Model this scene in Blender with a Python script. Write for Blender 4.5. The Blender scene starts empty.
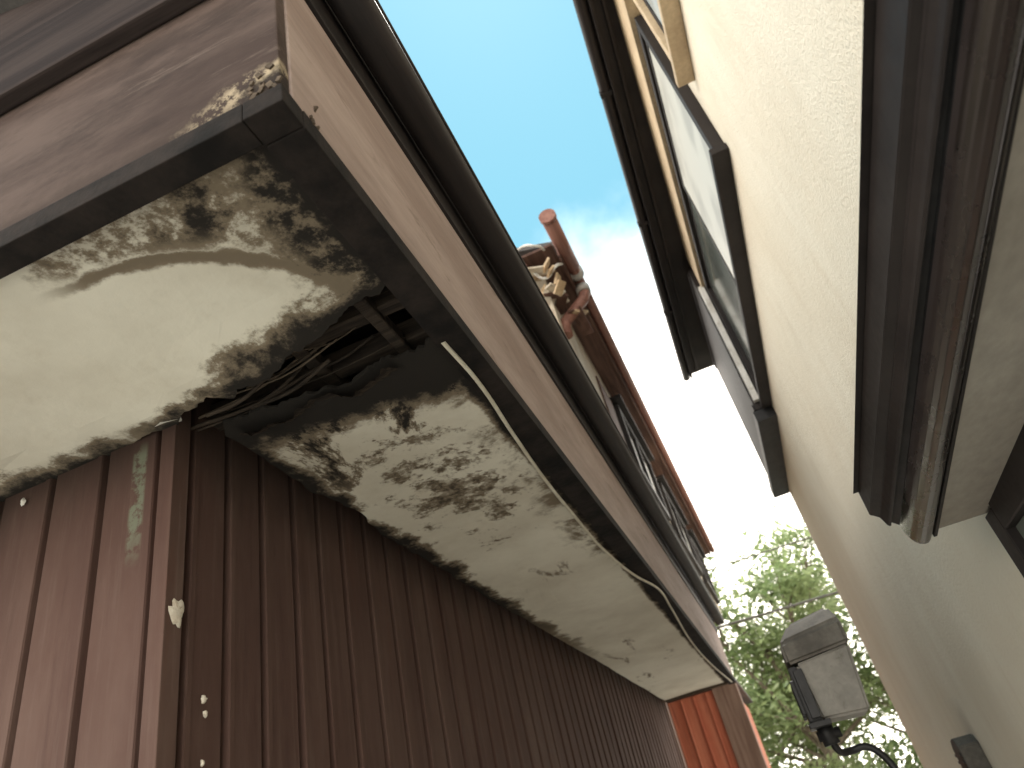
import bpy, bmesh, math, random
from mathutils import Vector, Matrix, noise
random.seed(7)
S=bpy.context.scene
S.view_settings.view_transform='Standard'
S.view_settings.look='None'
S.view_settings.exposure=0

# ---------------------------------------------------------------- nodes
class NB:
    def __init__(s,name):
        s.mat=bpy.data.materials.new(name); s.mat.use_nodes=True
        s.nt=s.mat.node_tree; s.N=s.nt.nodes; s.L=s.nt.links
        s.b=s.N['Principled BSDF']
        tc=s.N.new('ShaderNodeTexCoord'); s.P=tc.outputs['Object']
        sp=s.N.new('ShaderNodeSeparateXYZ'); s.L.new(s.P,sp.inputs[0])
        s.x,s.y,s.z=sp.outputs
    def put(s,sock,v):
        if isinstance(v,bpy.types.NodeSocket): s.L.new(v,sock)
        else:
            if isinstance(v,(tuple,list)) and len(v)==3 and sock.type=='RGBA': v=(*v,1)
            sock.default_value=v
    def m(s,op,a,b=0.0,c=0.0,clamp=False):
        n=s.N.new('ShaderNodeMath'); n.operation=op; n.use_clamp=clamp
        s.put(n.inputs[0],a); s.put(n.inputs[1],b); s.put(n.inputs[2],c)
        return n.outputs[0]
    def ss(s,v,a,b):
        n=s.N.new('ShaderNodeMapRange'); n.interpolation_type='SMOOTHSTEP'
        inv=a>b
        if inv: a,b=b,a
        s.put(n.inputs['Value'],v); n.inputs['From Min'].default_value=a; n.inputs['From Max'].default_value=b
        n.inputs['To Min'].default_value=1 if inv else 0; n.inputs['To Max'].default_value=0 if inv else 1
        return n.outputs['Result']
    def noise(s,scale,detail=6,rough=.6,stretch=(1,1,1),dist=0):
        mp=s.N.new('ShaderNodeMapping'); mp.inputs['Scale'].default_value=stretch
        s.L.new(s.P,mp.inputs[0])
        n=s.N.new('ShaderNodeTexNoise'); n.inputs['Scale'].default_value=scale
        n.inputs['Detail'].default_value=detail; n.inputs['Roughness'].default_value=rough
        n.inputs['Distortion'].default_value=dist
        s.L.new(mp.outputs[0],n.inputs['Vector'])
        return n.outputs['Fac']
    def mix(s,f,a,b):
        n=s.N.new('ShaderNodeMix'); n.data_type='RGBA'
        s.put(n.inputs[0],f); s.put(n.inputs[6],a); s.put(n.inputs[7],b)
        return n.outputs[2]
    def bump(s,h,strength=.3,dist=.01):
        n=s.N.new('ShaderNodeBump'); n.inputs['Strength'].default_value=strength
        n.inputs['Distance'].default_value=dist; s.L.new(h,n.inputs['Height'])
        s.L.new(n.outputs[0],s.b.inputs['Normal'])
    def out(s,col,rough=.7,spec=.4,metal=0):
        s.put(s.b.inputs['Base Color'],col); s.put(s.b.inputs['Roughness'],rough)
        s.b.inputs['Specular IOR Level'].default_value=spec
        s.b.inputs['Metallic'].default_value=metal
        return s.mat

def weathered(name,c1,c2,scale=4,stretch=(1,1,1),rough=.7,spec=.4,lo=.35,hi=.65,bump=.2,fine=40,metal=0,dirt=None):
    n=NB(name)
    a=n.ss(n.noise(scale,8,.65,stretch),lo,hi)
    col=n.mix(a,c1,c2)
    f=n.noise(fine,5,.6,stretch)
    d=n.m('MULTIPLY_ADD',f,.5,.75)
    mm=n.N.new('ShaderNodeMix'); mm.data_type='RGBA'; mm.blend_type='MULTIPLY'; mm.inputs[0].default_value=1
    n.L.new(col,mm.inputs[6])
    cc=n.N.new('ShaderNodeCombineColor'); [n.L.new(d,cc.inputs[i]) for i in range(3)]
    n.L.new(cc.outputs[0],mm.inputs[7]); col=mm.outputs[2]
    if dirt:
        g=n.ss(n.noise(scale*2.3,8,.7,stretch,.6),.55,.72)
        col=n.mix(g,col,dirt)
    n.bump(f,bump,.006)
    r=n.m('MULTIPLY_ADD',f,.25,rough-.12)
    return n.out(col,r,spec,metal)

Vt=(6,6,.35); Yt=(6,.35,6); Xt=(.35,6,6)
M={}
def siding_mat():
    n=NB('brown_siding_paint')
    a=n.ss(n.noise(1.3,8,.65,(1.2,1.2,.5)),.35,.68)
    col=n.mix(a,(.118,.075,.060),(.205,.148,.122))
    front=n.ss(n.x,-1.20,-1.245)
    bd=n.noise(1.0,1,.5,(6.4,6.4,.02))
    col=n.mix(n.m('MULTIPLY',n.ss(bd,.42,.62),.45),col,(.075,.046,.038))
    st=n.ss(n.noise(5,8,.7,Vt),.5,.8)
    col=n.mix(n.m('MULTIPLY',st,.6),col,(.28,.22,.185))
    rs=n.ss(n.noise(2.2,8,.7,(5,5,.4)),.54,.70)
    col=n.mix(n.m('MULTIPLY',rs,.45),col,(.16,.070,.048))
    dk=n.ss(n.noise(3,8,.7,(5,5,.5)),.48,.28)
    col=n.mix(n.m('MULTIPLY',dk,.6),col,(.055,.038,.031))
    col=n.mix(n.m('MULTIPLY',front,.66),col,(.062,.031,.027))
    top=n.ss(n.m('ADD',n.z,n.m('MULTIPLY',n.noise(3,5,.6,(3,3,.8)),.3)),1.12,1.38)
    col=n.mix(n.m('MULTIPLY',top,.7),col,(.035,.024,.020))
    gx=n.m('ABSOLUTE',n.m('ADD',n.x,1.352)); g=n.ss(gx,.028,.016)
    g=n.m('MULTIPLY',g,n.ss(n.m('ADD',n.z,n.m('MULTIPLY',n.noise(14),.2)),.90,1.02)); g=n.m('MULTIPLY',g,n.ss(n.z,1.18,1.12))
    g=n.m('MULTIPLY',g,n.ss(n.noise(26,8,.7),.40,.56))
    col=n.mix(n.m('MULTIPLY',g,.8),col,(.15,.17,.125))
    f=n.noise(60,5,.6,(1,1,.2)); n.bump(n.m('ADD',f,n.m('MULTIPLY',st,.5)),.3,.004)
    return n.out(col,n.m('MULTIPLY_ADD',f,.3,.62),.14)
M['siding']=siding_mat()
M['fascia']=weathered('weathered_brown_fascia',(.265,.20,.178),(.36,.285,.258),1.6,(3,.5,3),.75,.18,fine=25,dirt=(.18,.13,.11),bump=.2)
def frontfascia():
    n=NB('dark_brown_fascia')
    a=n.ss(n.noise(2.2,8,.65,(.6,3,2.5)),.35,.65)
    col=n.mix(a,(.052,.036,.032),(.100,.073,.064))
    gr=n.ss(n.noise(6,9,.72,(.5,1.5,1.5)),.48,.66)
    col=n.mix(n.m('MULTIPLY',gr,.5),col,(.030,.022,.020))
    lt=n.m('MULTIPLY',n.ss(n.noise(4,9,.75,(.4,2,3)),.56,.68),n.ss(n.x,-1.3,-.6))
    col=n.mix(n.m('MULTIPLY',lt,.5),col,(.19,.15,.13))
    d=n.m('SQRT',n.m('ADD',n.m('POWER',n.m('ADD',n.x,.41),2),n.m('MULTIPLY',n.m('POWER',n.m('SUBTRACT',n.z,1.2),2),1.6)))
    w=n.m('SUBTRACT',n.noise(9,9,.72),.5)
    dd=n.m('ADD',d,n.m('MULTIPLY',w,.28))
    pale=n.m('MULTIPLY',n.ss(n.m('ADD',dd,n.m('MULTIPLY',n.m('SUBTRACT',n.z,1.22),.9)),.27,.19),n.ss(n.noise(22,8,.75),.46,.54))
    pale=n.m('MULTIPLY',pale,n.ss(n.z,1.36,1.28))
    col=n.mix(pale,col,(.46,.38,.27))
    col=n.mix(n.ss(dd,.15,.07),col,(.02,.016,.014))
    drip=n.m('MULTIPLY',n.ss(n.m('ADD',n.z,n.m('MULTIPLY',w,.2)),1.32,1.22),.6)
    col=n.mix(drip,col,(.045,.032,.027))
    f=n.noise(40,6,.65,(.4,1,1)); n.bump(n.m('ADD',f,n.m('MULTIPLY',pale,.5)),.3,.006)
    return n.out(col,.8,.12)
M['fasciaX']=frontfascia()
M['dark']=weathered('dark_wood_and_recess_shade',(.010,.009,.009),(.028,.022,.02),6,(1,1,1),.85,.15,bump=.4)  # dark wood; also colours the strip that stands for the recess shade
M['gutter']=weathered('dark_brown_gutter_vinyl',(.014,.011,.011),(.026,.020,.019),3,Yt,.55,.25,bump=.05)
M['mattdark']=weathered('dark_brown_matt_board',(.026,.020,.020),(.048,.037,.035),3,Xt,.85,.08,bump=.15)
M['hoodgloss']=weathered('glossy_brown_hood_paint',(.030,.023,.022),(.040,.031,.029),1,(1,.4,1),.27,.9,bump=.0,fine=8)
M['frame']=weathered('bronze_aluminium_frame',(.018,.015,.015),(.030,.025,.024),3,(1,1,1),.6,.22,bump=.03)
M['rust']=weathered('rust_red_gutter',(.20,.085,.065),(.29,.145,.11),4,Yt,.55,.3,dirt=(.12,.055,.045),bump=.1)
M['rustdark']=weathered('rust_brown_eave_lining',(.085,.045,.035),(.15,.085,.065),4,Yt,.7,.2,dirt=(.045,.03,.025),bump=.2)
M['timber']=weathered('exposed_tan_timber',(.42,.29,.17),(.62,.48,.33),6,(1,1,1),.8,.2,dirt=(.16,.09,.05),bump=.4)
M['oldtimber']=weathered('old_dark_timber',(.055,.042,.032),(.13,.10,.075),6,Xt,.85,.15,dirt=(.025,.018,.014),bump=.5)
M['voidtimber']=weathered('rotted_roof_timber',(.022,.018,.016),(.06,.046,.036),6,Xt,.9,.1,dirt=(.012,.010,.009),bump=.5)
M['white']=weathered('chalky_white',(.62,.60,.56),(.78,.77,.74),6,(1,1,1),.7,.3,dirt=(.42,.38,.33),bump=.2)
M['dab']=weathered('dried_tan_mortar',(.52,.45,.36),(.68,.64,.56),18,(1,1,1),.85,.1,dirt=(.26,.16,.09),bump=.5)
M['trim']=weathered('tan_painted_trim',(.46,.35,.23),(.58,.46,.31),4,(1,1,1),.65,.25,bump=.1)
M['cable']=weathered('old_cable_sheath',(.58,.53,.43),(.70,.66,.56),8,(1,1,1),.6,.3,bump=.05)
M['black']=weathered('black_metal',(.010,.010,.011),(.02,.02,.022),8,(1,1,1),.5,.35,bump=.05)
M['tile']=weathered('roof_tile_clay',(.05,.045,.045),(.10,.09,.085),5,(1,1,1),.6,.4,bump=.2)
M['creamup']=weathered('cream_mortar',(.50,.42,.32),(.66,.60,.50),2,(1,1,1),.85,.2,dirt=(.30,.20,.14),bump=.4)
M['redtin']=weathered('red_tin_wall',(.42,.12,.07),(.52,.19,.12),2,Vt,.6,.3,dirt=(.32,.10,.07),bump=.1)
M['brownpost']=weathered('brown_corner_boards',(.15,.095,.075),(.24,.165,.135),3,Vt,.7,.25,bump=.3)
M['lampgrey']=weathered('grey_brown_lamp_housing',(.075,.068,.060),(.13,.12,.105),5,(1,1,1),.65,.25,dirt=(.045,.04,.034),bump=.15)
M['lamplight']=weathered('grey_lamp_body',(.16,.152,.138),(.24,.228,.207),4,(1,1,1),.6,.25,dirt=(.11,.098,.082),bump=.08)
M['collar']=weathered('pale_pipe_collar',(.34,.32,.30),(.46,.44,.41),4,(1,1,1),.6,.25,dirt=(.2,.17,.14),bump=.08)
M['concrete']=weathered('concrete_paving',(.43,.415,.375),(.55,.525,.475),1.2,(1,1,1),.9,.2,dirt=(.34,.315,.28),bump=.3)
M['asphalt']=weathered('asphalt',(.045,.045,.047),(.062,.062,.063),3,(1,1,1),.9,.2,fine=120,bump=.4)
M['earth']=weathered('dry_earth',(.22,.19,.14),(.32,.28,.22),1,(1,1,1),.95,.1,bump=.4)
M['paint']=weathered('road_paint',(.7,.7,.68),(.8,.8,.78),3,(1,1,1),.7,.3,bump=.1)
M['bark']=weathered('tree_bark',(.09,.07,.05),(.17,.14,.105),6,(3,3,.6),.9,.2,bump=.6)
M['greysoffit']=weathered('grey_hood_soffit',(.31,.28,.245),(.39,.36,.32),1.6,(1,.5,1),.8,.10,bump=.08)

def soffit_mat():
    n=NB('water_stained_soffit_board')
    N1=n.noise(3.2,9,.68,dist=.3); N2=n.noise(9,9,.72); N3=n.noise(1.2,6,.6,(1,1,1)); N4=n.noise(26,8,.7)
    w=n.m('SUBTRACT',N1,.5); w2=n.m('SUBTRACT',N2,.5); w4=n.m('SUBTRACT',N4,.5)
    base=n.mix(n.ss(N3,.35,.65),(.63,.59,.505),(.80,.77,.68))
    base=n.mix(n.m('MULTIPLY',n.ss(N2,.5,.75),.28),base,(.52,.46,.37))
    def warp(v,a,b,c=.03): return n.m('ADD',v,n.m('ADD',n.m('MULTIPLY',w,a),n.m('ADD',n.m('MULTIPLY',w2,b),n.m('MULTIPLY',w4,c))))
    wy=warp(n.y,.35,.22,.05); wx=warp(n.x,.32,.14)
    xin=n.ss(n.x,-1.50,-1.20)
    sl=n.m('MULTIPLY',n.ss(n.x,-1.2,-.5),.16)
    wyA=n.m('ADD',wy,sl); wyB=n.m('SUBTRACT',wy,n.m('MULTIPLY',sl,.9))
    d1=n.m('MULTIPLY',n.m('MULTIPLY',n.ss(wyA,1.17,1.30),n.ss(wyB,1.62,1.44)),xin)
    cx=n.m('ADD',n.x,1.10); cy=n.m('SUBTRACT',n.y,1.13)
    r=n.m('SQRT',n.m('ADD',n.m('MULTIPLY',cx,cx),n.m('MULTIPLY',n.m('MULTIPLY',cy,cy),2.2)))
    r=warp(r,.10,.07,.03)
    fm=n.m('MULTIPLY',n.ss(n.y,1.50,1.36),n.ss(n.x,-1.2,-.95))
    d2=n.m('MULTIPLY',n.ss(r,.48,.62),n.m('MULTIPLY_ADD',n.ss(N2,.40,.62),.74,.18))
    edge=n.m('MULTIPLY',n.ss(r,.455,.49),n.ss(r,.54,.51))
    d2=n.m('MULTIPLY',n.m('MAXIMUM',d2,n.m('MULTIPLY',edge,.5)),fm)
    d7=n.m('MULTIPLY',n.ss(n.y,1.6,1.3),n.ss(wx,-.72,-.54)); d7=n.m('MULTIPLY',d7,n.m('MULTIPLY_ADD',n.ss(N4,.36,.58),.5,.45))
    d4=n.m('MULTIPLY',n.ss(warp(n.x,.05,.05,.02),-.545,-.505),n.m('MULTIPLY_ADD',n.ss(N2,.3,.55),.4,.6))
    d9=n.m('MULTIPLY',n.m('MULTIPLY',n.ss(wx,-.68,-.50),n.ss(N1,.42,.6)),n.m('MULTIPLY',n.ss(n.y,5,3),.5))
    d5=n.m('MULTIPLY',n.ss(wx,-1.12,-1.21),n.m('MULTIPLY',n.ss(wy,1.2,1.35),n.ss(n.y,6.5,3)))
    pn=n.noise(2.6,10,.74,(1.7,.9,1),.3)
    d3=n.m('MULTIPLY',n.ss(pn,.49,.62),n.m('MULTIPLY',n.ss(n.y,1.35,1.5),n.ss(n.y,2.25,1.75)))
    sx=n.m('ADD',n.x,.84); sy=n.m('MULTIPLY',n.m('SUBTRACT',n.y,2.25),.42)
    sr=warp(n.m('SQRT',n.m('ADD',n.m('MULTIPLY',sx,sx),n.m('MULTIPLY',sy,sy))),.8,.9,.4)
    sk=n.noise(4.5,10,.72,(1,1.2,1),.15)
    d8=n.m('MULTIPLY',n.m('MULTIPLY',n.ss(sr,.24,.10),n.ss(sk,.43,.56)),n.m('MULTIPLY_ADD',n.ss(N4,.42,.6),.45,.30))
    pf=n.noise(2.1,9,.7,(2.2,.5,1),.3)
    d6=n.m('MULTIPLY',n.ss(pf,.60,.70),n.m('MULTIPLY',n.ss(n.y,3,3.4),.4))
    D=d1
    for q in (d2,d3,d5,d6,d7,d8,d9,d4): D=n.m('MAXIMUM',D,q)
    c=n.mix(n.ss(D,0.02,.42),base,(.215,.175,.13))
    c=n.mix(n.ss(D,.38,.95),c,(.028,.025,.023))
    n.bump(n.m('ADD',n.m('MULTIPLY',N2,.6),n.m('MULTIPLY',D,-.6)),.4,.010)
    return n.out(c,.95,.05)
M['soffit']=soffit_mat()

def stucco():
    n=NB('cream_stucco')
    a=n.ss(n.noise(.9,6,.6,(1,1,.5)),.3,.7)
    c=n.mix(a,(.77,.695,.565),(.84,.785,.665))
    g=n.ss(n.noise(2.2,8,.7,(3,3,.5)),.50,.75)
    c=n.mix(n.m('MULTIPLY',g,.30),c,(.66,.57,.44))
    g2=n.ss(n.noise(1.1,8,.7,(1,1,1)),.52,.70)
    c=n.mix(n.m('MULTIPLY',g2,.22),c,(.62,.55,.44))
    f=n.noise(70,4,.6); f2=n.noise(9,4,.5)
    n.bump(n.m('ADD',f,n.m('MULTIPLY',f2,.8)),.7,.010)
    return n.out(c,.92,.1)
M['stucco']=stucco()

def glass(name,c,r=.12,coat=.25):
    n=NB(name)
    a=n.noise(1.2,3,.5,(1,1,2))
    col=n.mix(n.ss(a,.4,.6),c,tuple(v*.7 for v in c))
    n.b.inputs['Coat Weight'].default_value=coat; n.b.inputs['Coat Roughness'].default_value=.05
    return n.out(col,r,.4)
M['glass']=glass('window_glass_curtained',(.17,.19,.17))
M['glassL']=glass('frosted_window_glass',(.60,.59,.53),.4,.1)
M['glassB']=glass('pale_blue_glass',(.50,.56,.58),.25)
def leafmat():
    n=NB('leaf_green')
    g=n.N.new('ShaderNodeNewGeometry')
    r=g.outputs['Random Per Island']
    c=n.mix(r,(.11,.16,.06),(.27,.34,.145))
    big=n.ss(n.noise(.6,3,.5),.35,.65)
    c=n.mix(n.m('MULTIPLY',big,.6),c,(.42,.47,.25))
    n.out(c,.5,.3)
    tr=n.N.new('ShaderNodeBsdfTranslucent'); n.L.new(c,tr.inputs[0])
    mx=n.N.new('ShaderNodeMixShader'); mx.inputs[0].default_value=.55
    o=n.N['Material Output']
    n.L.new(n.b.outputs[0],mx.inputs[1]); n.L.new(tr.outputs[0],mx.inputs[2]); n.L.new(mx.outputs[0],o.inputs[0])
    return n.mat
M['leaf']=leafmat()

# ---------------------------------------------------------------- geometry helpers
WARP=None
def empty(name):
    e=bpy.data.objects.new(name,None); S.collection.objects.link(e); return e
def link(name,me,mat,parent=None,smooth=False):
    if WARP:
        for v in me.vertices: v.co=WARP(v.co)
    o=bpy.data.objects.new(name,me); S.collection.objects.link(o)
    if mat: me.materials.append(M[mat] if isinstance(mat,str) else mat)
    if parent: o.parent=parent
    if smooth:
        for p in me.polygons: p.use_smooth=True
    return o
def frombm(name,bm,mat,parent=None,smooth=False):
    bmesh.ops.recalc_face_normals(bm,faces=bm.faces)
    me=bpy.data.meshes.new(name); bm.to_mesh(me); bm.free()
    return link(name,me,mat,parent,smooth)
def addbox(bm,a,b):
    r=bmesh.ops.create_cube(bm,size=1)
    for v in r['verts']:
        v.co=Vector([(a[i]+b[i])/2+v.co[i]*(b[i]-a[i]) for i in range(3)])
    return r['verts']
def box(name,a,b,mat,parent=None,bev=.004):
    bm=bmesh.new(); addbox(bm,a,b)
    if bev: bmesh.ops.bevel(bm,geom=bm.edges[:],offset=bev,segments=2,affect='EDGES',profile=.6)
    return frombm(name,bm,mat,parent)
def boxes(name,lst,mat,parent=None,bev=0):
    bm=bmesh.new()
    for a,b in lst: addbox(bm,a,b)
    if bev: bmesh.ops.bevel(bm,geom=bm.edges[:],offset=bev,segments=1,affect='EDGES')
    return frombm(name,bm,mat,parent)
def prism(name,prof,a0,a1,mat,parent=None,axis='y',seg=1,smooth=False,bev=0):
    bm=bmesh.new(); rings=[]
    for k in range(seg+1):
        t=a0+(a1-a0)*k/seg; ring=[]
        for p in prof:
            co={'y':(p[0],t,p[1]),'x':(t,p[0],p[1]),'z':(p[0],p[1],t)}[axis]
            ring.append(bm.verts.new(co))
        rings.append(ring)
    n=len(prof)
    for k in range(seg):
        for i in range(n):
            f=bm.faces.new((rings[k][i],rings[k][(i+1)%n],rings[k+1][(i+1)%n],rings[k+1][i])); f.smooth=smooth
    bm.faces.new(rings[0]); bm.faces.new(rings[-1][::-1])
    if bev: bmesh.ops.bevel(bm,geom=bm.edges[:],offset=bev,segments=2,affect='EDGES')
    return frombm(name,bm,mat,parent,False)
def poly(name,pts,th,mat,parent=None,cuts=None,disp=None):
    bm=bmesh.new()
    vs=[bm.verts.new(p) for p in pts]
    f=bm.faces.new(vs)
    r=bmesh.ops.extrude_face_region(bm,geom=[f])
    for v in r['geom']:
        if isinstance(v,bmesh.types.BMVert): v.co+=Vector(th)
    big=[f for f in bm.faces if len(f.verts)>4]
    bmesh.ops.triangulate(bm,faces=big)
    if cuts:
        for ax,vals in cuts:
            for val in vals:
                co=[0,0,0]; no=[0,0,0]; co[ax]=val; no[ax]=1
                bmesh.ops.bisect_plane(bm,geom=bm.verts[:]+bm.edges[:]+bm.faces[:],plane_co=co,plane_no=no,dist=1e-5)
    if disp:
        for v in bm.verts: v.co.z+=disp(v.co)
    return frombm(name,bm,mat,parent)
def tube(name,pts,r,mat,parent=None,res=3):
    cu=bpy.data.curves.new(name,'CURVE'); cu.dimensions='3D'; cu.bevel_depth=r; cu.bevel_resolution=res; cu.use_fill_caps=True
    cu.resolution_u=8
    sp=cu.splines.new('BEZIER'); sp.bezier_points.add(len(pts)-1)
    for b,p in zip(sp.bezier_points,pts):
        b.co=WARP(Vector(p)) if WARP else p; b.handle_left_type='AUTO'; b.handle_right_type='AUTO'
    o=bpy.data.objects.new(name,cu); S.collection.objects.link(o); cu.materials.append(M[mat])
    if parent: o.parent=parent
    return o
def ptube(name,pts,r,mat,parent=None,n=14):
    bm=bmesh.new(); pts=[Vector(p) for p in pts]; rings=[]
    for i,p in enumerate(pts):
        d=(pts[min(i+1,len(pts)-1)]-pts[max(i-1,0)]).normalized()
        u=d.orthogonal().normalized() if i==0 else (u-d*u.dot(d)).normalized()
        w=d.cross(u)
        rings.append([bm.verts.new(p+(u*math.cos(a)+w*math.sin(a))*r) for a in [2*math.pi*k/n for k in range(n)]])
    for a,b in zip(rings,rings[1:]):
        for k in range(n):
            f=bm.faces.new((a[k],a[(k+1)%n],b[(k+1)%n],b[k])); f.smooth=True
    bm.faces.new(rings[0]); bm.faces.new(rings[-1])
    return frombm(name,bm,mat,parent,False)

# ================================================================= constants (metres, eye at z=0, ground z=-1.5)
G=-1.5
XW=-1.24; YF=1.30; SZ=1.20
XF=-.41; YFF=.66; YE=8.85

# ---------------------------------------------------------------- left house
H=empty('wooden_house')
def ribbed(name,start,end,pitch,depth,gw,fixed,axis,z0,z1):
    prof=[]; t=start; rnd=random.Random(3)
    while t<end:
        p=pitch*(1+rnd.uniform(-.08,.08)); e=min(t+p,end)
        g=min(gw,(e-t)*.4); o=rnd.uniform(-.002,.002)
        prof+= [(t,0),(t+.004,-depth),(t+g-.004,-depth),(t+g,o),(t+g+.003,.004+o),(t+g+.018,.004+o),(t+g+.021,o),(e-.001,o)] if e-t>gw*2.2 else [(t,0)]
        t=e
    prof.append((end,0))
    bm=bmesh.new(); nz=20; rows=[]
    for k in range(nz+1):
        z=z0+(z1-z0)*k/nz; row=[]
        for (s,d) in prof:
            w=noise.noise(Vector((s*2,z*1.2,fixed)))*.006
            ws=noise.noise(Vector((s*1.3,z*1.1,fixed+4)))*.006
            if axis=='x': row.append(bm.verts.new((fixed+d+w,s+ws,z)))
            else: row.append(bm.verts.new((-s-ws,fixed-d-w,z)))
        rows.append(row)
    for a,b in zip(rows,rows[1:]):
        for i in range(len(prof)-1): bm.faces.new((a[i],a[i+1],b[i+1],b[i]))
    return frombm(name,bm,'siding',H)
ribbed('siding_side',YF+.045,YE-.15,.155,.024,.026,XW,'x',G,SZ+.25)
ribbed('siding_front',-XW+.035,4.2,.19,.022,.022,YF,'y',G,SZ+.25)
box('corner_post',(XW-.034,YF-.012,G),(XW+.012,YF+.044,SZ+.2),'siding',H,.003)
box('wall_core',(-4.2,YF+.05,G),(XW-.045,YE-.15,1.9),'dark',H,0)
box('far_end_board',(XW-.04,YE-.15,G),(XW+.02,YE-.08,SZ+.1),'brownpost',H)

def jag(t,amp,f=6,s=0):
    return amp*(noise.noise(Vector((t*f,s,.3)))+.6*noise.noise(Vector((t*f*3.1,s+5,.3)))+.35*noise.noise(Vector((t*f*9,s+9,.7))))
XI=XF-.06
def dispA(c):
    k=math.exp(-((c.y-1.25)/.16)**2)*min(1,max(0,(c.x+2.0)/.8))*min(1,max(0,(XI-c.x)/.25))
    return -.050*k*(.6+.6*noise.noise(Vector((c.x*4,c.y*3,2))))+.006*noise.noise(Vector((c.x*2,c.y*2,7)))
def dispB(c):
    k=math.exp(-((c.y-1.38)/.22)**2)*min(1,max(0,(XI-c.x)/.2))
    return -.035*k*(.5+.9*noise.noise(Vector((c.x*5,c.y*2,5))))+.010*noise.noise(Vector((c.x*2,c.y*1.2,9)))-.008
ptsA=[(-4.2,YFF+.02,SZ),(XI,YFF+.02,SZ)]
ptsA+=[(XI,y,SZ) for y in (0.9,1.05,1.12)]
n=90
for i in range(n+1):
    x=XI+(-1.36-XI)*i/n
    ptsA.append((x,1.165+.12*min(1,(XI-x)/.75)+jag(x,.035,7,1),SZ))
ptsA+=[(-1.42,YF+.01,SZ),(-4.2,YF+.01,SZ)]
cutA=[(0,[-1.6+.09*i for i in range(13)]),(1,[.8+.06*i for i in range(9)])]
poly('soffit_board_front',ptsA,(0,0,.010),'soffit',H,cutA,dispA)
ptsB=[]
for i in range(n+1):
    x=XI+(XW+.10-XI)*i/n
    t=i/n
    ptsB.append((x,1.425-.06*t+jag(x,.045,6,4),SZ-.001))
m=170
for i in range(m+1):
    y=1.42+(YE-.1-1.42)*i/m
    gap=.04*max(0,1-(y-1.4)/2.2)+.004
    ptsB.append((XW+.014+max(.0,gap+jag(y,.035*max(.08,1-(y-1.4)/3.2),4,7)),y,SZ-.001))
ptsB+=[(XI,YE-.1,SZ-.001)]
cutB=[(0,[-1.15+.09*i for i in range(8)]),(1,[1.45+.08*i for i in range(10)]+[2.4+.4*i for i in range(15)])]
poly('soffit_board_side',ptsB,(0,0,.010),'soffit',H,cutB,dispB)
bm=bmesh.new(); prev=None
for i in range(60):
    x=-.62-.50*i/59
    y0=1.43+jag(x,.04,6,4); w=.05+jag(x,.03,9,12)
    a=bm.verts.new((x,y0+.03,SZ-.02)); b=bm.verts.new((x,y0-w*.6,SZ-.045-abs(jag(x,.04,5,2))))
    if prev: bm.faces.new((prev[0],a,b,prev[1]))
    prev=(a,b)
frombm('peeling_ply',bm,'voidtimber',H)
boxes('hole_joists',[((XW,1.27,SZ+.05),(XI,1.315,SZ+.12)),((XW-.1,1.43,SZ+.05),(XI,1.48,SZ+.12)),((-.86,.9,SZ+.04),(-.82,2.2,SZ+.08)),((-4,1.02,SZ+.03),(XI,1.07,SZ+.08)),((-.62,.9,SZ+.03),(-.585,2.0,SZ+.07))],'voidtimber',H,.004)
rnd=random.Random(21)
for k in range(14):
    x0=-1.28+rnd.random()*.5; x1=x0+rnd.uniform(.15,.5); y=1.32+rnd.uniform(-.05,.06)
    z=SZ-.0+rnd.uniform(-.03,.05)
    a=Vector((x0,y,z)); b=Vector((min(x1,-.5),y+rnd.uniform(-.05,.05),z+rnd.uniform(.0,.06)))
    tube('splintered_lath_%d'%(k+1),[a,(a+b)/2+Vector((0,.01,-rnd.uniform(.0,.02))),b],rnd.uniform(.002,.006),'voidtimber' if k%4 else 'oldtimber',H,1)
box('roof_void_deck',(-4.2,YFF+.03,SZ+.28),(XF-.03,YE-.05,SZ+.32),'dark',H,0)
poly('broken_chip',[(-1.31,1.275,SZ-.02),(-1.25,1.255,SZ-.03),(-1.20,1.275,SZ-.025),(-1.22,1.30,SZ-.012),(-1.27,1.297,SZ-.012)],(0,0,.006),'white',H)

box('fascia_side',(XF-.03,YFF+.002,SZ+.02),(XF,YE,1.72),'fascia',H,.004)
box('fascia_upper_board',(XF-.03,YFF-.01,1.721),(XF+.010,YE,1.90),'gutter',H,.004)
box('fascia_recess_shade',(XF-.08,YFF+.03,SZ-.035),(XF+.004,YE-.02,SZ+.019),'dark',H,.003)  # near-black strip stands in for the shaded recess between soffit and fascia
box('fascia_front',(-4.3,YFF-.03,SZ+.02),(XF-.004,YFF,1.86),'fasciaX',H,.004)
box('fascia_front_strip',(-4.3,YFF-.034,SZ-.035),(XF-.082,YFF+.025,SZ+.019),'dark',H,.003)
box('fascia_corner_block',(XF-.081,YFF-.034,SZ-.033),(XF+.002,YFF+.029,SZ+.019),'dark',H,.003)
box('fascia_front_upper',(-4.3,YFF-.07,1.68),(XF-.02,YFF-.032,1.93),'mattdark',H,.006)
prism('gable_infill',[(XF-.05,1.931),(-4.3,1.931),(-4.3,3.26)],YFF-.05,YFF-.01,'mattdark',H)
bm=bmesh.new(); rnd=random.Random(11)
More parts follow.
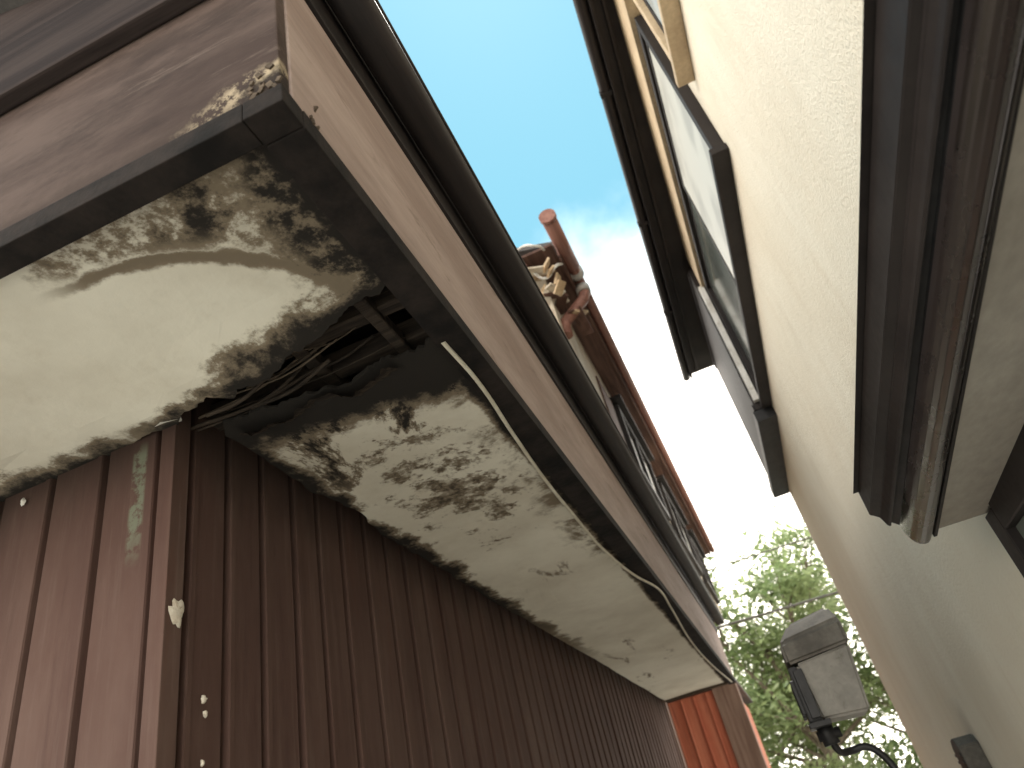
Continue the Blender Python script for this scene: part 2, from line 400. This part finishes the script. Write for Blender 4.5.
for k in range(16):
    s=rnd.uniform(.003,.008)
    if rnd.random()<.6: p=(XF-abs(rnd.gauss(0,.04)),YFF-.032,SZ+.02+abs(rnd.gauss(0,.05)))
    else: p=(XF+.002,YFF+abs(rnd.gauss(0,.04)),SZ+.02+abs(rnd.gauss(0,.04)))
    vs=addbox(bm,(p[0]-s,p[1]-.002,p[2]-s*1.8),(p[0]+s,p[1]+.002,p[2]+s))
    Rm=Matrix.Rotation(rnd.uniform(-.9,.9),3,'Y')
    for v in vs: v.co=Vector(p)+Rm@(v.co-Vector(p))
frombm('rotten_corner_flakes',bm,'oldtimber',H)
def gutter(name,cx,cz,r,y0,y1,mat,parent,th=.006,lip=True,boxy=False):
    K=12; prof=[]
    def pt(a,rr):
        c,s=math.cos(a),math.sin(a)
        if boxy:
            q=1/((abs(c)**4+abs(s)**4)**.25); return (cx+rr*c*q,cz+rr*s*q)
        return (cx+rr*c,cz+rr*s)
    for k in range(K+1): prof.append(pt(math.pi+math.pi*k/K,r))
    for k in range(K+1): prof.append(pt(2*math.pi-math.pi*k/K,r-th))
    bm=bmesh.new()
    seg=max(1,int((y1-y0)/.6))
    rings=[[bm.verts.new((p[0],y0+(y1-y0)*k/seg,p[1]+.006*noise.noise(Vector((k*.7,cx*9,cz))))) for p in prof] for k in range(seg+1)]
    nn=len(prof)
    for a,b in zip(rings,rings[1:]):
        for i in range(nn):
            f=bm.faces.new((a[i],a[(i+1)%nn],b[(i+1)%nn],b[i])); f.smooth=i not in (K,nn-1)
    for rr in (rings[0],rings[-1]):
        for i in range(K): bm.faces.new((rr[i],rr[i+1],rr[nn-2-i],rr[nn-1-i]))
    frombm(name,bm,mat,parent)
    if lip: ptube(name+'_lip',[(cx+r,y0+(y1-y0)*k/seg,cz+.006*noise.noise(Vector((k*.7,cx*9,cz)))) for k in range(seg+1)],.007,mat,parent,8)
gutter('gutter',XF+.068,1.865,.052,YFF-.08,YE+.08,'gutter',H,boxy=True)
box('drip_edge',(XF-.02,YFF-.07,1.901),(XF+.045,YE+.05,1.915),'gutter',H,.003)
prism('roof',[(XF+.03,1.94),(-4.4,3.3),(-4.4,3.36),(XF+.03,1.98)],YFF-.12,YE+.06,'tile',H)
cz=SZ-.045
tube('soffit_cable',[(-.47,1.40,SZ-.035),(-.462,1.6,cz),(-.485,1.95,cz),(-.507,2.35,cz-.003),(-.515,2.8,cz-.008),(-.518,3.2,cz-.012),(-.48,3.75,cz-.02),(-.425,4.2,cz-.01),(-.44,4.7,cz),(-.487,5.85,cz),(-.49,7.0,cz),(-.44,8.6,cz)],.0065,'cable',H)
box('fascia_far',(XW-.2,YE-.1,SZ-.03),(XF-.085,YE-.06,1.85),'oldtimber',H)
def blob(name,c,n_,u,v,ru,rv,mat,parent,seed):
    r=random.Random(seed); c=Vector(c); n_=Vector(n_); u=Vector(u); v=Vector(v)
    bm=bmesh.new(); k=22
    ce=bm.verts.new(c+n_*.006)
    inner=[];outer=[]
    for i in range(k):
        a=2*math.pi*i/k; w=.7+.5*noise.noise(Vector((math.cos(a)*1.7,math.sin(a)*1.7,seed)))+r.uniform(-.1,.1)
        outer.append(bm.verts.new(c+u*ru*w*math.cos(a)+v*rv*w*math.sin(a)))
        inner.append(bm.verts.new(c+n_*.005+u*ru*w*.7*math.cos(a)+v*rv*w*.7*math.sin(a)))
    for i in range(k):
        j=(i+1)%k
        bm.faces.new((outer[i],outer[j],inner[j],inner[i])); bm.faces.new((inner[i],inner[j],ce))
    return frombm(name,bm,mat,parent,True)
X_=(1,0,0);Y_=(0,1,0);Z_=(0,0,1)
blob('plaster_dab_1',(XW+.014,YF+.024,.66),X_,Y_,Z_,.034,.045,'dab',H,1)
blob('plaster_dab_2',(XW+.014,YF+.12,.475),X_,Y_,Z_,.012,.012,'dab',H,2)
blob('plaster_dab_3',(XW+.014,YF+.125,.445),X_,Y_,Z_,.009,.010,'dab',H,3)
blob('plaster_dab_4',(-1.755,YF-.008,1.14),(0,-1,0),X_,Z_,.011,.020,'white',H,4)
blob('plaster_dab_5',(XW+.014,YF+.12,.34),X_,Y_,Z_,.007,.010,'dab',H,5)

# ---- upper storey of left house
UX=-.48; UZ=4.5; UE=-.25; UY0=5.1; UY1=14.9
WARP=lambda c: Vector((c.x-(15-c.y)*.011,c.y,c.z))
box('upper_wall',(-4.0,UY0,1.8),(UX,YE-.1,UZ),'creamup',H,0)
box('upper_wall_jettied',(-4.0,YE-.099,3.10),(UX,UY1,UZ),'creamup',H,0)
box('lower_wall_back',(-4.0,YE+.07,G),(-1.45,10.85,3.09),'brownpost',H,0)
box('lower_wall_back_high',(-4.0,10.851,1.75),(-1.45,UY1,3.09),'brownpost',H,0)
box('upper_soffit',(-4.2,UY0-.35,UZ+.001),(UE-.03,UY1+.3,UZ+.03),'rustdark',H,.004)
box('upper_fascia',(UE-.028,UY0-.15,UZ-.04),(UE,UY1+.3,UZ+.10),'rustdark',H,.004)
gutter('upper_gutter',UE+.05,UZ+.06,.05,UY0-.30,UY1+.35,'rust',H,lip=False)
ptube('upper_gutter_end',[(UE+.045,UY0-.62,UZ+.075),(UE+.05,UY0+.1,UZ+.065)],.070,'rust',H)
ptube('upper_gutter_cap',[(UE+.045,UY0-.64,UZ+.076),(UE+.045,UY0-.60,UZ+.075)],.079,'rust',H)
prism('upper_roof',[(UE+.02,UZ+.12),(-4.2,5.9),(-4.2,5.98),(UE+.02,UZ+.17)],UY0-.2,UY1+.3,'tile',H)
ptube('downpipe_elbow',[(UE+.05,UY0+.35,UZ+.02),(UE+.05,UY0+.35,UZ-.10),(UE+.02,UY0+.34,UZ-.17),(UX+.02,UY0+.2,UZ-.46),(UX+.01,UY0+.18,UZ-.62)],.055,'rust',H)
ptube('pipe_collar',[(UE+.05,UY0+.35,UZ-.01),(UE+.05,UY0+.35,UZ-.09)],.07,'collar',H)
ptube('pipe_collar_upper',[(UE+.05,UY0+.17,UZ+.07),(UE+.05,UY0+.25,UZ+.07)],.076,'collar',H)
rnd=random.Random(5)
for k in range(26):
    y=UY0-.40+rnd.uniform(-.05,.85); x=UE-.03-rnd.uniform(0,.4)
    z=UZ-.02-rnd.uniform(0,.38)
    a=Vector((x,y,z)); b=a+Vector((rnd.uniform(-.3,.1),rnd.uniform(-.15,.35),rnd.uniform(-.15,.12)))
    bm=bmesh.new(); d=(b-a); L=d.length; ww=rnd.uniform(.025,.055); vs=addbox(bm,(-ww,-.01,0),(ww,.01,L))
    q=d.to_track_quat('Z','Y').to_matrix()
    for v in vs: v.co=a+q@v.co
    frombm('torn_board_%d'%(k+1),bm,['timber','creamup','timber','rust','timber','rustdark'][k%6],H)
tube('torn_wire',[(UE-.1,UY0-.3,UZ+.02),(UE-.16,UY0-.45,UZ-.02),(UE-.3,UY0-.42,UZ+.06),(UE-.45,UY0-.38,UZ-.02)],.012,'white',H)
tube('torn_wire_2',[(UE-.02,UY0-.1,UZ-.03),(UE-.08,UY0-.2,UZ-.12),(UE-.2,UY0-.15,UZ-.16),(UE-.3,UY0-.2,UZ-.05)],.014,'white',H)
box('brown_wall_panel',(UX+.001,6.6,1.9),(UX+.02,7.25,UZ-.3),'rustdark',H)
for k,(ya,yb) in enumerate([(7.35,9.2),(10.0,12.2),(12.7,14.4)]):
    za,zb=3.3,4.2
    fr=[((UX,ya,za),(UX+.07,ya+.09,zb)),((UX,yb-.09,za),(UX+.07,yb,zb)),((UX,ya+.09,zb-.08),(UX+.07,yb-.09,zb)),((UX,ya+.09,za),(UX+.07,yb-.09,za+.08)),((UX,(ya+yb)/2-.04,za+.08),(UX+.06,(ya+yb)/2+.04,zb-.08))]
    boxes('upper_window_frame_%d'%(k+1),fr,'frame',H)
    box('upper_window_pane_%d'%(k+1),(UX+.002,ya+.091,za+.081),(UX+.018,yb-.091,zb-.081),'white' if k!=1 else 'glassL',H,0)
    box('upper_window_hood_%d'%(k+1),(UX,ya-.08,zb+.03),(UX+.14,yb+.08,zb+.07),'frame',H)

# ---------------------------------------------------------------- right house (slightly out of parallel with its neighbour)
R=empty('stucco_house')
XR=.85; RY0=-1.4; RY1=8.4; RZ=4.95
def rot(c,a=.020,px=.85,py=3.0):
    return Vector((c.x+(c.y-py)*a,c.y,c.z))
WARP=rot
box('stucco_wall',(XR,RY0,G),(6.5,RY1,RZ),'stucco',R,.006)
EW=lambda c: Vector((c.x+(c.y-3)*(-.018) if c.x<1.5 else c.x,c.y,c.z))
WARP=EW
ex=.10
box('eave_soffit',(.50+ex,RY0-.4,RZ+.001),(6.9,RY1+.25,RZ+.04),'frame',R,.003)
box('eave_fascia',(.475+ex,RY0-.4,RZ-.08),(.499+ex,RY1+.25,RZ+.12),'gutter',R,.003)
gutter('eave_gutter',.425+ex,RZ+.0,.048,RY0-.4,RY1+.3,'gutter',R)
boxes('eave_gutter_joints',[((.372+ex,y,RZ-.052),(.4745+ex,y+.05,RZ+.004)) for y in [.6+1.6*i for i in range(5)]],'frame',R,.004)
boxes('eave_battens',[((x+ex,RY0-.3,RZ-.03),(x+ex+.03,RY1+.2,RZ)) for x in (.57,)],'gutter',R,.003)
prism('roof',[(.46+ex,RZ+.13),(3.7,RZ+1.6),(6.9,RZ+.13),(6.9,RZ+.045),(.50+ex,RZ+.045)],RY0-.4,RY1+.3,'tile',R)
WARP=rot
def rwindow(tag,ya,yb,za,zb,fm,panes,pr=.07,fw=.07):
    x1=XR-.001; x0=XR-pr
    fr=[((x0,ya,za),(x1,ya+fw,zb)),((x0,yb-fw,za),(x1,yb,zb)),((x0,ya+fw,zb-fw),(x1,yb-fw,zb)),((x0-.03,ya-.03,za-.05),(x1,yb+.03,za)),((x0,ya+fw,za+.001),(x1,yb-fw,za+fw))]
    boxes('window_frame_'+tag,fr,fm,R,.004)
    n=len(panes); w=(yb-ya-2*fw)/n
    for i,pm in enumerate(panes):
        a=ya+fw+i*w; xo=x0+.02+.018*(i%2)
        boxes('sash_%s_%d'%(tag,i+1),[((xo,a+.001,za+fw+.001),(xo+.02,a+.045,zb-fw-.001)),((xo,a+w-.045,za+fw+.001),(xo+.02,a+w-.001,zb-fw-.001)),((xo,a+.046,zb-fw-.045),(xo+.02,a+w-.046,zb-fw-.001)),((xo,a+.046,za+fw+.001),(xo+.02,a+w-.046,za+fw+.045))],'frame',R)
        box('pane_%s_%d'%(tag,i+1),(xo+.006,a+.0455,za+fw+.0455),(xo+.012,a+w-.0455,zb-fw-.0455),pm,R,0)
rwindow('main',3.0,6.2,3.0,4.45,'frame',['glassL','glass'])
rwindow('near',.6,2.80,3.45,4.45,'trim',['glassB','glassB'],fw=.05)
box('window_head_trim',(XR-.10,.5,4.48),(XR-.001,6.25,4.94),'trim',R,.004)
box('shutter_box',(.70,6.27,2.98),(XR-.001,8.38,4.80),'frame',R,.012)
box('shutter_box_top_rail',(.685,6.30,4.72),(.699,8.35,4.79),'gutter',R,.004)
box('shutter_box_bottom_rail',(.685,6.30,3.0),(.699,8.35,3.06),'gutter',R,.004)
box('shutter_box_sill',(.665,6.27,2.86),(XR-.001,8.42,2.975),'black',R,.006)
box('lit_jamb_strip',(.715,6.205,3.05),(XR-.08,6.262,4.5),'white',R,.003)  # white colour paints in the light falling on the far jamb face

# hood over lower window
hy0,hy1=-1.2,2.5
def HW(c):
    k=.016+max(0,min(.145,c.x-.455))*.30 if c.x<.8 else .02
    return Vector((c.x+.030+(c.y-2.5)*k,c.y,c.z-(c.y-2.5)*.03-.024))
WARP=HW
prism('hood_outer_frame',[(.455,.80),(.452,.715),(.478,.700),(.486,.665),(.495,.66),(.495,.80)],hy0,hy1,'frame',R,bev=.002)
prism('hood_black_band',[(.496,.80),(.496,.675),(.518,.655),(.518,.80)],hy0,hy1-.004,'black',R)  # plain black band between the outer frame and the rounded mould
prof=[(.519,.80),(.519,.640),(.521,.625),(.526,.608),(.534,.593),(.545,.582),(.558,.577),(.570,.578),(.580,.585),(.587,.596),(.590,.606),(.590,.80)]
prism('hood_rounded_mould',prof,hy0,hy1,'hoodgloss',R,smooth=True)
box('hood_thin_rail',(.591,hy0,.588),(.602,hy1,.80),'frame',R,.002)
box('hood_soffit',(.603,hy0,.605),(.850,hy1-.01,.63),'greysoffit',R,.002)
prism('hood_top',[(.44,.803),(.858,.93),(.858,.633),(.603,.633),(.603,.802)],hy0,hy1+.01,'frame',R)
WARP=rot
boxes('lower_window_frame',[((XR-.06,2.40,-.6),(XR-.001,2.50,.575)),((XR-.06,-.6,.50),(XR-.001,2.399,.64)),((XR-.06,.9,-.6),(XR-.001,.98,.499)),((XR-.06,-.6,-.68),(XR-.001,2.52,-.601))],'frame',R,.004)
box('lower_window_pane',(XR-.03,-.6,-.6),(XR-.02,2.399,.499),'glass',R,0)
V=empty('vent_cap')
vp=[(4.95,-.14),(4.95,.03),(5.02,.075),(5.12,.075),(5.19,.03),(5.19,-.14)]
prism('hood',vp,XR-.11,XR-.001,'lampgrey',V,axis='x',bev=.006)
boxes('louvres',[((XR-.118,4.97,z),(XR-.111,5.17,z+.015)) for z in (-.12,-.085,-.05,-.015)],'black',V)

# ---------------------------------------------------------------- boxy wall lamp on curved bracket
WARP=lambda c: Vector((c.x-.03*max(0,min(1,(.6-c.x)/.3)),c.y,c.z+.015))
W=empty('wall_lamp')
def taper(name,rings,mat,bev=.006):
    bm=bmesh.new(); Vv=[]
    for (x0,x1,y0,y1,zl,zr) in rings:
        Vv.append([bm.verts.new(p) for p in ((x0,y0,zl),(x1,y0,zr),(x1,y1,zr),(x0,y1,zl))])
    for a,b in zip(Vv,Vv[1:]):
        for k in range(4): bm.faces.new((a[k],a[(k+1)%4],b[(k+1)%4],b[k]))
    bm.faces.new(Vv[0]); bm.faces.new(Vv[-1])
    bmesh.ops.bevel(bm,geom=bm.edges[:],offset=bev,segments=3,affect='EDGES')
    return frombm(name,bm,mat,W)
taper('body',[(.135,.305,3.08,3.32,.190,.180),(.120,.328,3.05,3.35,.39,.41)],'lamplight',.010)
taper('cap',[(.092,.334,3.035,3.365,.391,.411),(.092,.334,3.035,3.365,.47,.50),(.15,.315,3.08,3.32,.535,.56)],'lampgrey',.012)
taper('inlet_face',[(.090,.134,3.06,3.34,.19,.19),(.088,.119,3.06,3.34,.385,.385)],'black',.004)
boxes('side_clips',[((.075,3.06,.22),(.089,3.09,.34)),((.075,3.2,.22),(.089,3.22,.34)),((.075,3.30,.22),(.087,3.33,.34)),((.08,3.045,.17),(.16,3.20,.189)),((.10,3.04,.20),(.135,3.055,.37))],'black',W,.002)
ptube('knuckle',[(.13,3.15,.19),(.135,3.15,.11)],.030,'black',W,12)
ptube('knuckle_bolt',[(.095,3.15,.145),(.18,3.15,.145)],.018,'black',W,10)
tube('arm',[(.135,3.15,.14),(.15,3.17,.085),(.19,3.2,.078),(.245,3.2,.078),(.285,3.2,.04),(.315,3.2,-.06),(.35,3.2,-.2),(.5,3.2,-.33),(.84,3.2,-.35)],.013,'black',W)
box('wall_plate',(.83,3.1,-.45),(.853,3.3,-.20),'black',W,.006)
WARP=None

# ---------------------------------------------------------------- red tin shed
D=empty('red_tin_shed')
box('front_wall',(-3,11,G),(-.86,11.12,1.45),'redtin',D,.004)
boxes('tin_ribs',[((-2.95+.18*i,10.975,G),(-2.93+.18*i,10.999,1.44)) for i in range(12)],'redtin',D,.004)
box('corner_boards',(-.859,10.96,G),(-.52,11.2,1.47),'brownpost',D,.006)
box('side_wall',(-3,11.121,G),(-.60,14,1.40),'redtin',D,0)
prism('roof',[(-3.2,1.6),(-.5,1.48),(-.5,1.52),(-3.2,1.66)],10.9,14.1,'tile',D)

# ---------------------------------------------------------------- ground, paving, road
def sheet(name,x0,x1,y0,y1,z,mat,parent=None):
    bm=bmesh.new(); bm.faces.new([bm.verts.new(p) for p in ((x0,y0,z),(x1,y0,z),(x1,y1,z),(x0,y1,z))])
    return frombm(name,bm,mat,parent)
sheet('ground',-1500,1500,-1500,1500,G-.004,'earth')
sheet('alley_paving',-8,8,-12,14.4,G,'concrete')
sheet('road',-60,60,14.7,20,G+.002,'asphalt')
boxes('kerb',[((-60,14.45,G-.1),(60,14.6,G+.13)),((-60,20.05,G-.1),(60,20.2,G+.13))],'concrete',None,.01)
sheet('road_marking',-60,60,15.0,15.12,G+.006,'paint')

def sag(name,a,b,s,r):
    return tube(name,[(a[0]+(b[0]-a[0])*t,a[1]+(b[1]-a[1])*t,a[2]+(b[2]-a[2])*t-s*4*t*(1-t)) for t in [i/10 for i in range(11)]],r,'lampgrey')
sag('power_line',(-14,16,5.1),(14,16,4.7),.5,.016)
sag('power_line',(-14,16,4.0),(14,16,3.4),.5,.026)

# ---------------------------------------------------------------- trees
def tree(name,base,height,rad,seed,nleaf,ls):
    T=empty(name); r=random.Random(seed); base=Vector(base)
    bm=bmesh.new()
    def limb(p,d,L,r0,r1,n=6,seg=4):
        u=d.orthogonal().normalized(); rings=[]; pts=[]
        for k in range(seg+1):
            t=k/seg; q=p+d*L*t+Vector((noise.noise(p+Vector((t*2,0,0))),noise.noise(p+Vector((0,t*2,3))),0))*L*.12*t
            pts.append(q); w=d.cross(u); rr=r0+(r1-r0)*t
            rings.append([bm.verts.new(q+(u*math.cos(2*math.pi*i/n)+w*math.sin(2*math.pi*i/n))*rr) for i in range(n)])
        for a,b in zip(rings,rings[1:]):
            for i in range(n): bm.faces.new((a[i],a[(i+1)%n],b[(i+1)%n],b[i]))
        return pts[-1]
    limb(base,Vector((.02,.02,1)).normalized(),height*.45,rad*.07,rad*.05,8,6)
    clumps=[]
    for i in range(16):
        a=r.uniform(0,6.28); el=r.uniform(.15,1.4)
        d=Vector((math.cos(a)*math.cos(el),math.sin(a)*math.cos(el),math.sin(el)))
        p=base+Vector((0,0,height*r.uniform(.22,.45)))
        e=limb(p,d,rad*r.uniform(.6,1.1)*(1+.5*math.sin(el)),rad*.025,rad*.010)
        for j in range(5):
            d2=(d+Vector((r.uniform(-.8,.8),r.uniform(-.8,.8),r.uniform(-.4,.8)))).normalized()
            e2=limb(e-d*rad*.2*r.random(),d2,rad*r.uniform(.25,.5),rad*.010,rad*.003,5,3)
            clumps.append((e2,rad*r.uniform(.13,.27)))
            clumps.append((e-d*rad*.4*r.random()+Vector((r.uniform(-1,1),r.uniform(-1,1),r.uniform(-.5,.5)))*rad*.3,rad*r.uniform(.12,.25)))
    frombm('trunk_and_limbs',bm,'bark',T,True)
    vs=[];fs=[]
    for i in range(nleaf):
        c,cr=clumps[r.randrange(len(clumps))]
        v=Vector((r.gauss(0,1),r.gauss(0,1),r.gauss(0,.7)))*cr*.62
        p=c+v; s=ls*r.uniform(.6,1.3)
        n=Vector((r.gauss(0,.6),r.gauss(0,.6),1)).normalized(); u=n.orthogonal().normalized()
        q=Matrix.Rotation(r.uniform(0,6.28),3,n); u=q@u; w=n.cross(u)
        k=len(vs)
        vs+=[p-u*s,p-w*s*.45+n*s*.1,p+u*s,p+w*s*.45+n*s*.1]; fs.append((k,k+1,k+2,k+3))
    me=bpy.data.meshes.new('foliage'); me.from_pydata([tuple(v) for v in vs],[],fs)
    link('foliage',me,'leaf',T)
tree('broadleaf_tree',(.7,23,G),8.1,2.9,3,15000,.12)
tree('broadleaf_tree',(3.9,25,G),6.2,2.6,9,7000,.11)
tree('broadleaf_tree',(-1.9,26,G),7.2,3.0,15,8000,.12)
vs=[];fs=[];r=random.Random(2)
for i in range(9000):
    p=Vector((r.uniform(-3,6),21.3+r.uniform(-.5,.6),G+r.random()*(2.1+.5*noise.noise(Vector((i%97*.3,0,0))))))
    n=Vector((r.gauss(0,1),r.gauss(0,1)-.5,r.gauss(0,1)+.5)).normalized(); u=n.orthogonal().normalized(); w=n.cross(u); s=.09*r.uniform(.6,1.3); k=len(vs)
    vs+=[p-u*s,p-w*s*.5,p+u*s,p+w*s*.5]; fs.append((k,k+1,k+2,k+3))
me=bpy.data.meshes.new('hedge'); me.from_pydata([tuple(v) for v in vs],[],fs); link('hedge',me,'leaf')

# ---------------------------------------------------------------- sky & sun
w=bpy.data.worlds.new('World'); S.world=w; w.use_nodes=True
nt=w.node_tree; bg=nt.nodes['Background']
sky=nt.nodes.new('ShaderNodeTexSky'); sky.sky_type='NISHITA'; sky.sun_disc=False
el=math.radians(68); az=math.radians(1.5)
sky.sun_elevation=el; sky.sun_rotation=az; sky.dust_density=.5; sky.ozone_density=1.0
tc=nt.nodes.new('ShaderNodeTexCoord'); sp=nt.nodes.new('ShaderNodeSeparateXYZ'); nt.links.new(tc.outputs['Generated'],sp.inputs[0])
no=nt.nodes.new('ShaderNodeTexNoise'); no.inputs['Scale'].default_value=3.2; no.inputs['Detail'].default_value=7; no.inputs['Roughness'].default_value=.55
nt.links.new(tc.outputs['Generated'],no.inputs['Vector'])
ma=nt.nodes.new('ShaderNodeMath'); ma.operation='MULTIPLY_ADD'; nt.links.new(no.outputs['Fac'],ma.inputs[0]); ma.inputs[1].default_value=-.30; nt.links.new(sp.outputs[2],ma.inputs[2])
mr=nt.nodes.new('ShaderNodeMapRange'); mr.interpolation_type='SMOOTHSTEP'
mr.inputs['From Min'].default_value=.35; mr.inputs['From Max'].default_value=.55; mr.inputs['To Min'].default_value=1; mr.inputs['To Max'].default_value=0
nt.links.new(ma.outputs[0],mr.inputs['Value'])
vl=nt.nodes.new('ShaderNodeMix'); vl.data_type='RGBA'; vl.inputs[0].default_value=.78
nt.links.new(sky.outputs[0],vl.inputs[6]); vl.inputs[7].default_value=(2.1,5.5,6.8,1)
mx=nt.nodes.new('ShaderNodeMix'); mx.data_type='RGBA'; nt.links.new(mr.outputs[0],mx.inputs[0]); nt.links.new(vl.outputs[2],mx.inputs[6])
mx.inputs[7].default_value=(31,28.8,25.8,1)
nt.links.new(mx.outputs[2],bg.inputs[0]); bg.inputs[1].default_value=.15
sun=bpy.data.lights.new('sun','SUN'); sun.energy=5; sun.angle=math.radians(.5); sun.color=(1,.95,.87)
so=bpy.data.objects.new('sun',sun); S.collection.objects.link(so)
d=Vector((math.sin(az)*math.cos(el),math.cos(az)*math.cos(el),math.sin(el)))
so.rotation_euler=d.to_track_quat('Z','Y').to_euler()

# ---------------------------------------------------------------- camera
cam=bpy.data.cameras.new('camera'); co=bpy.data.objects.new('camera',cam); S.collection.objects.link(co)
Rt=Vector((.9107,.3534,-.2135)).normalized(); Fw=Vector((-.1846,.8112,.5551)).normalized()
Up=Rt.cross(Fw).normalized(); Rt=Fw.cross(Up).normalized()
co.matrix_world=Matrix((( Rt.x,Up.x,-Fw.x),(Rt.y,Up.y,-Fw.y),(Rt.z,Up.z,-Fw.z))).to_4x4()
cam.sensor_width=36; cam.lens=24.86; cam.clip_start=.02; cam.clip_end=4000
cam.dof.use_dof=True; cam.dof.focus_distance=1.9; cam.dof.aperture_fstop=3.4
S.camera=co
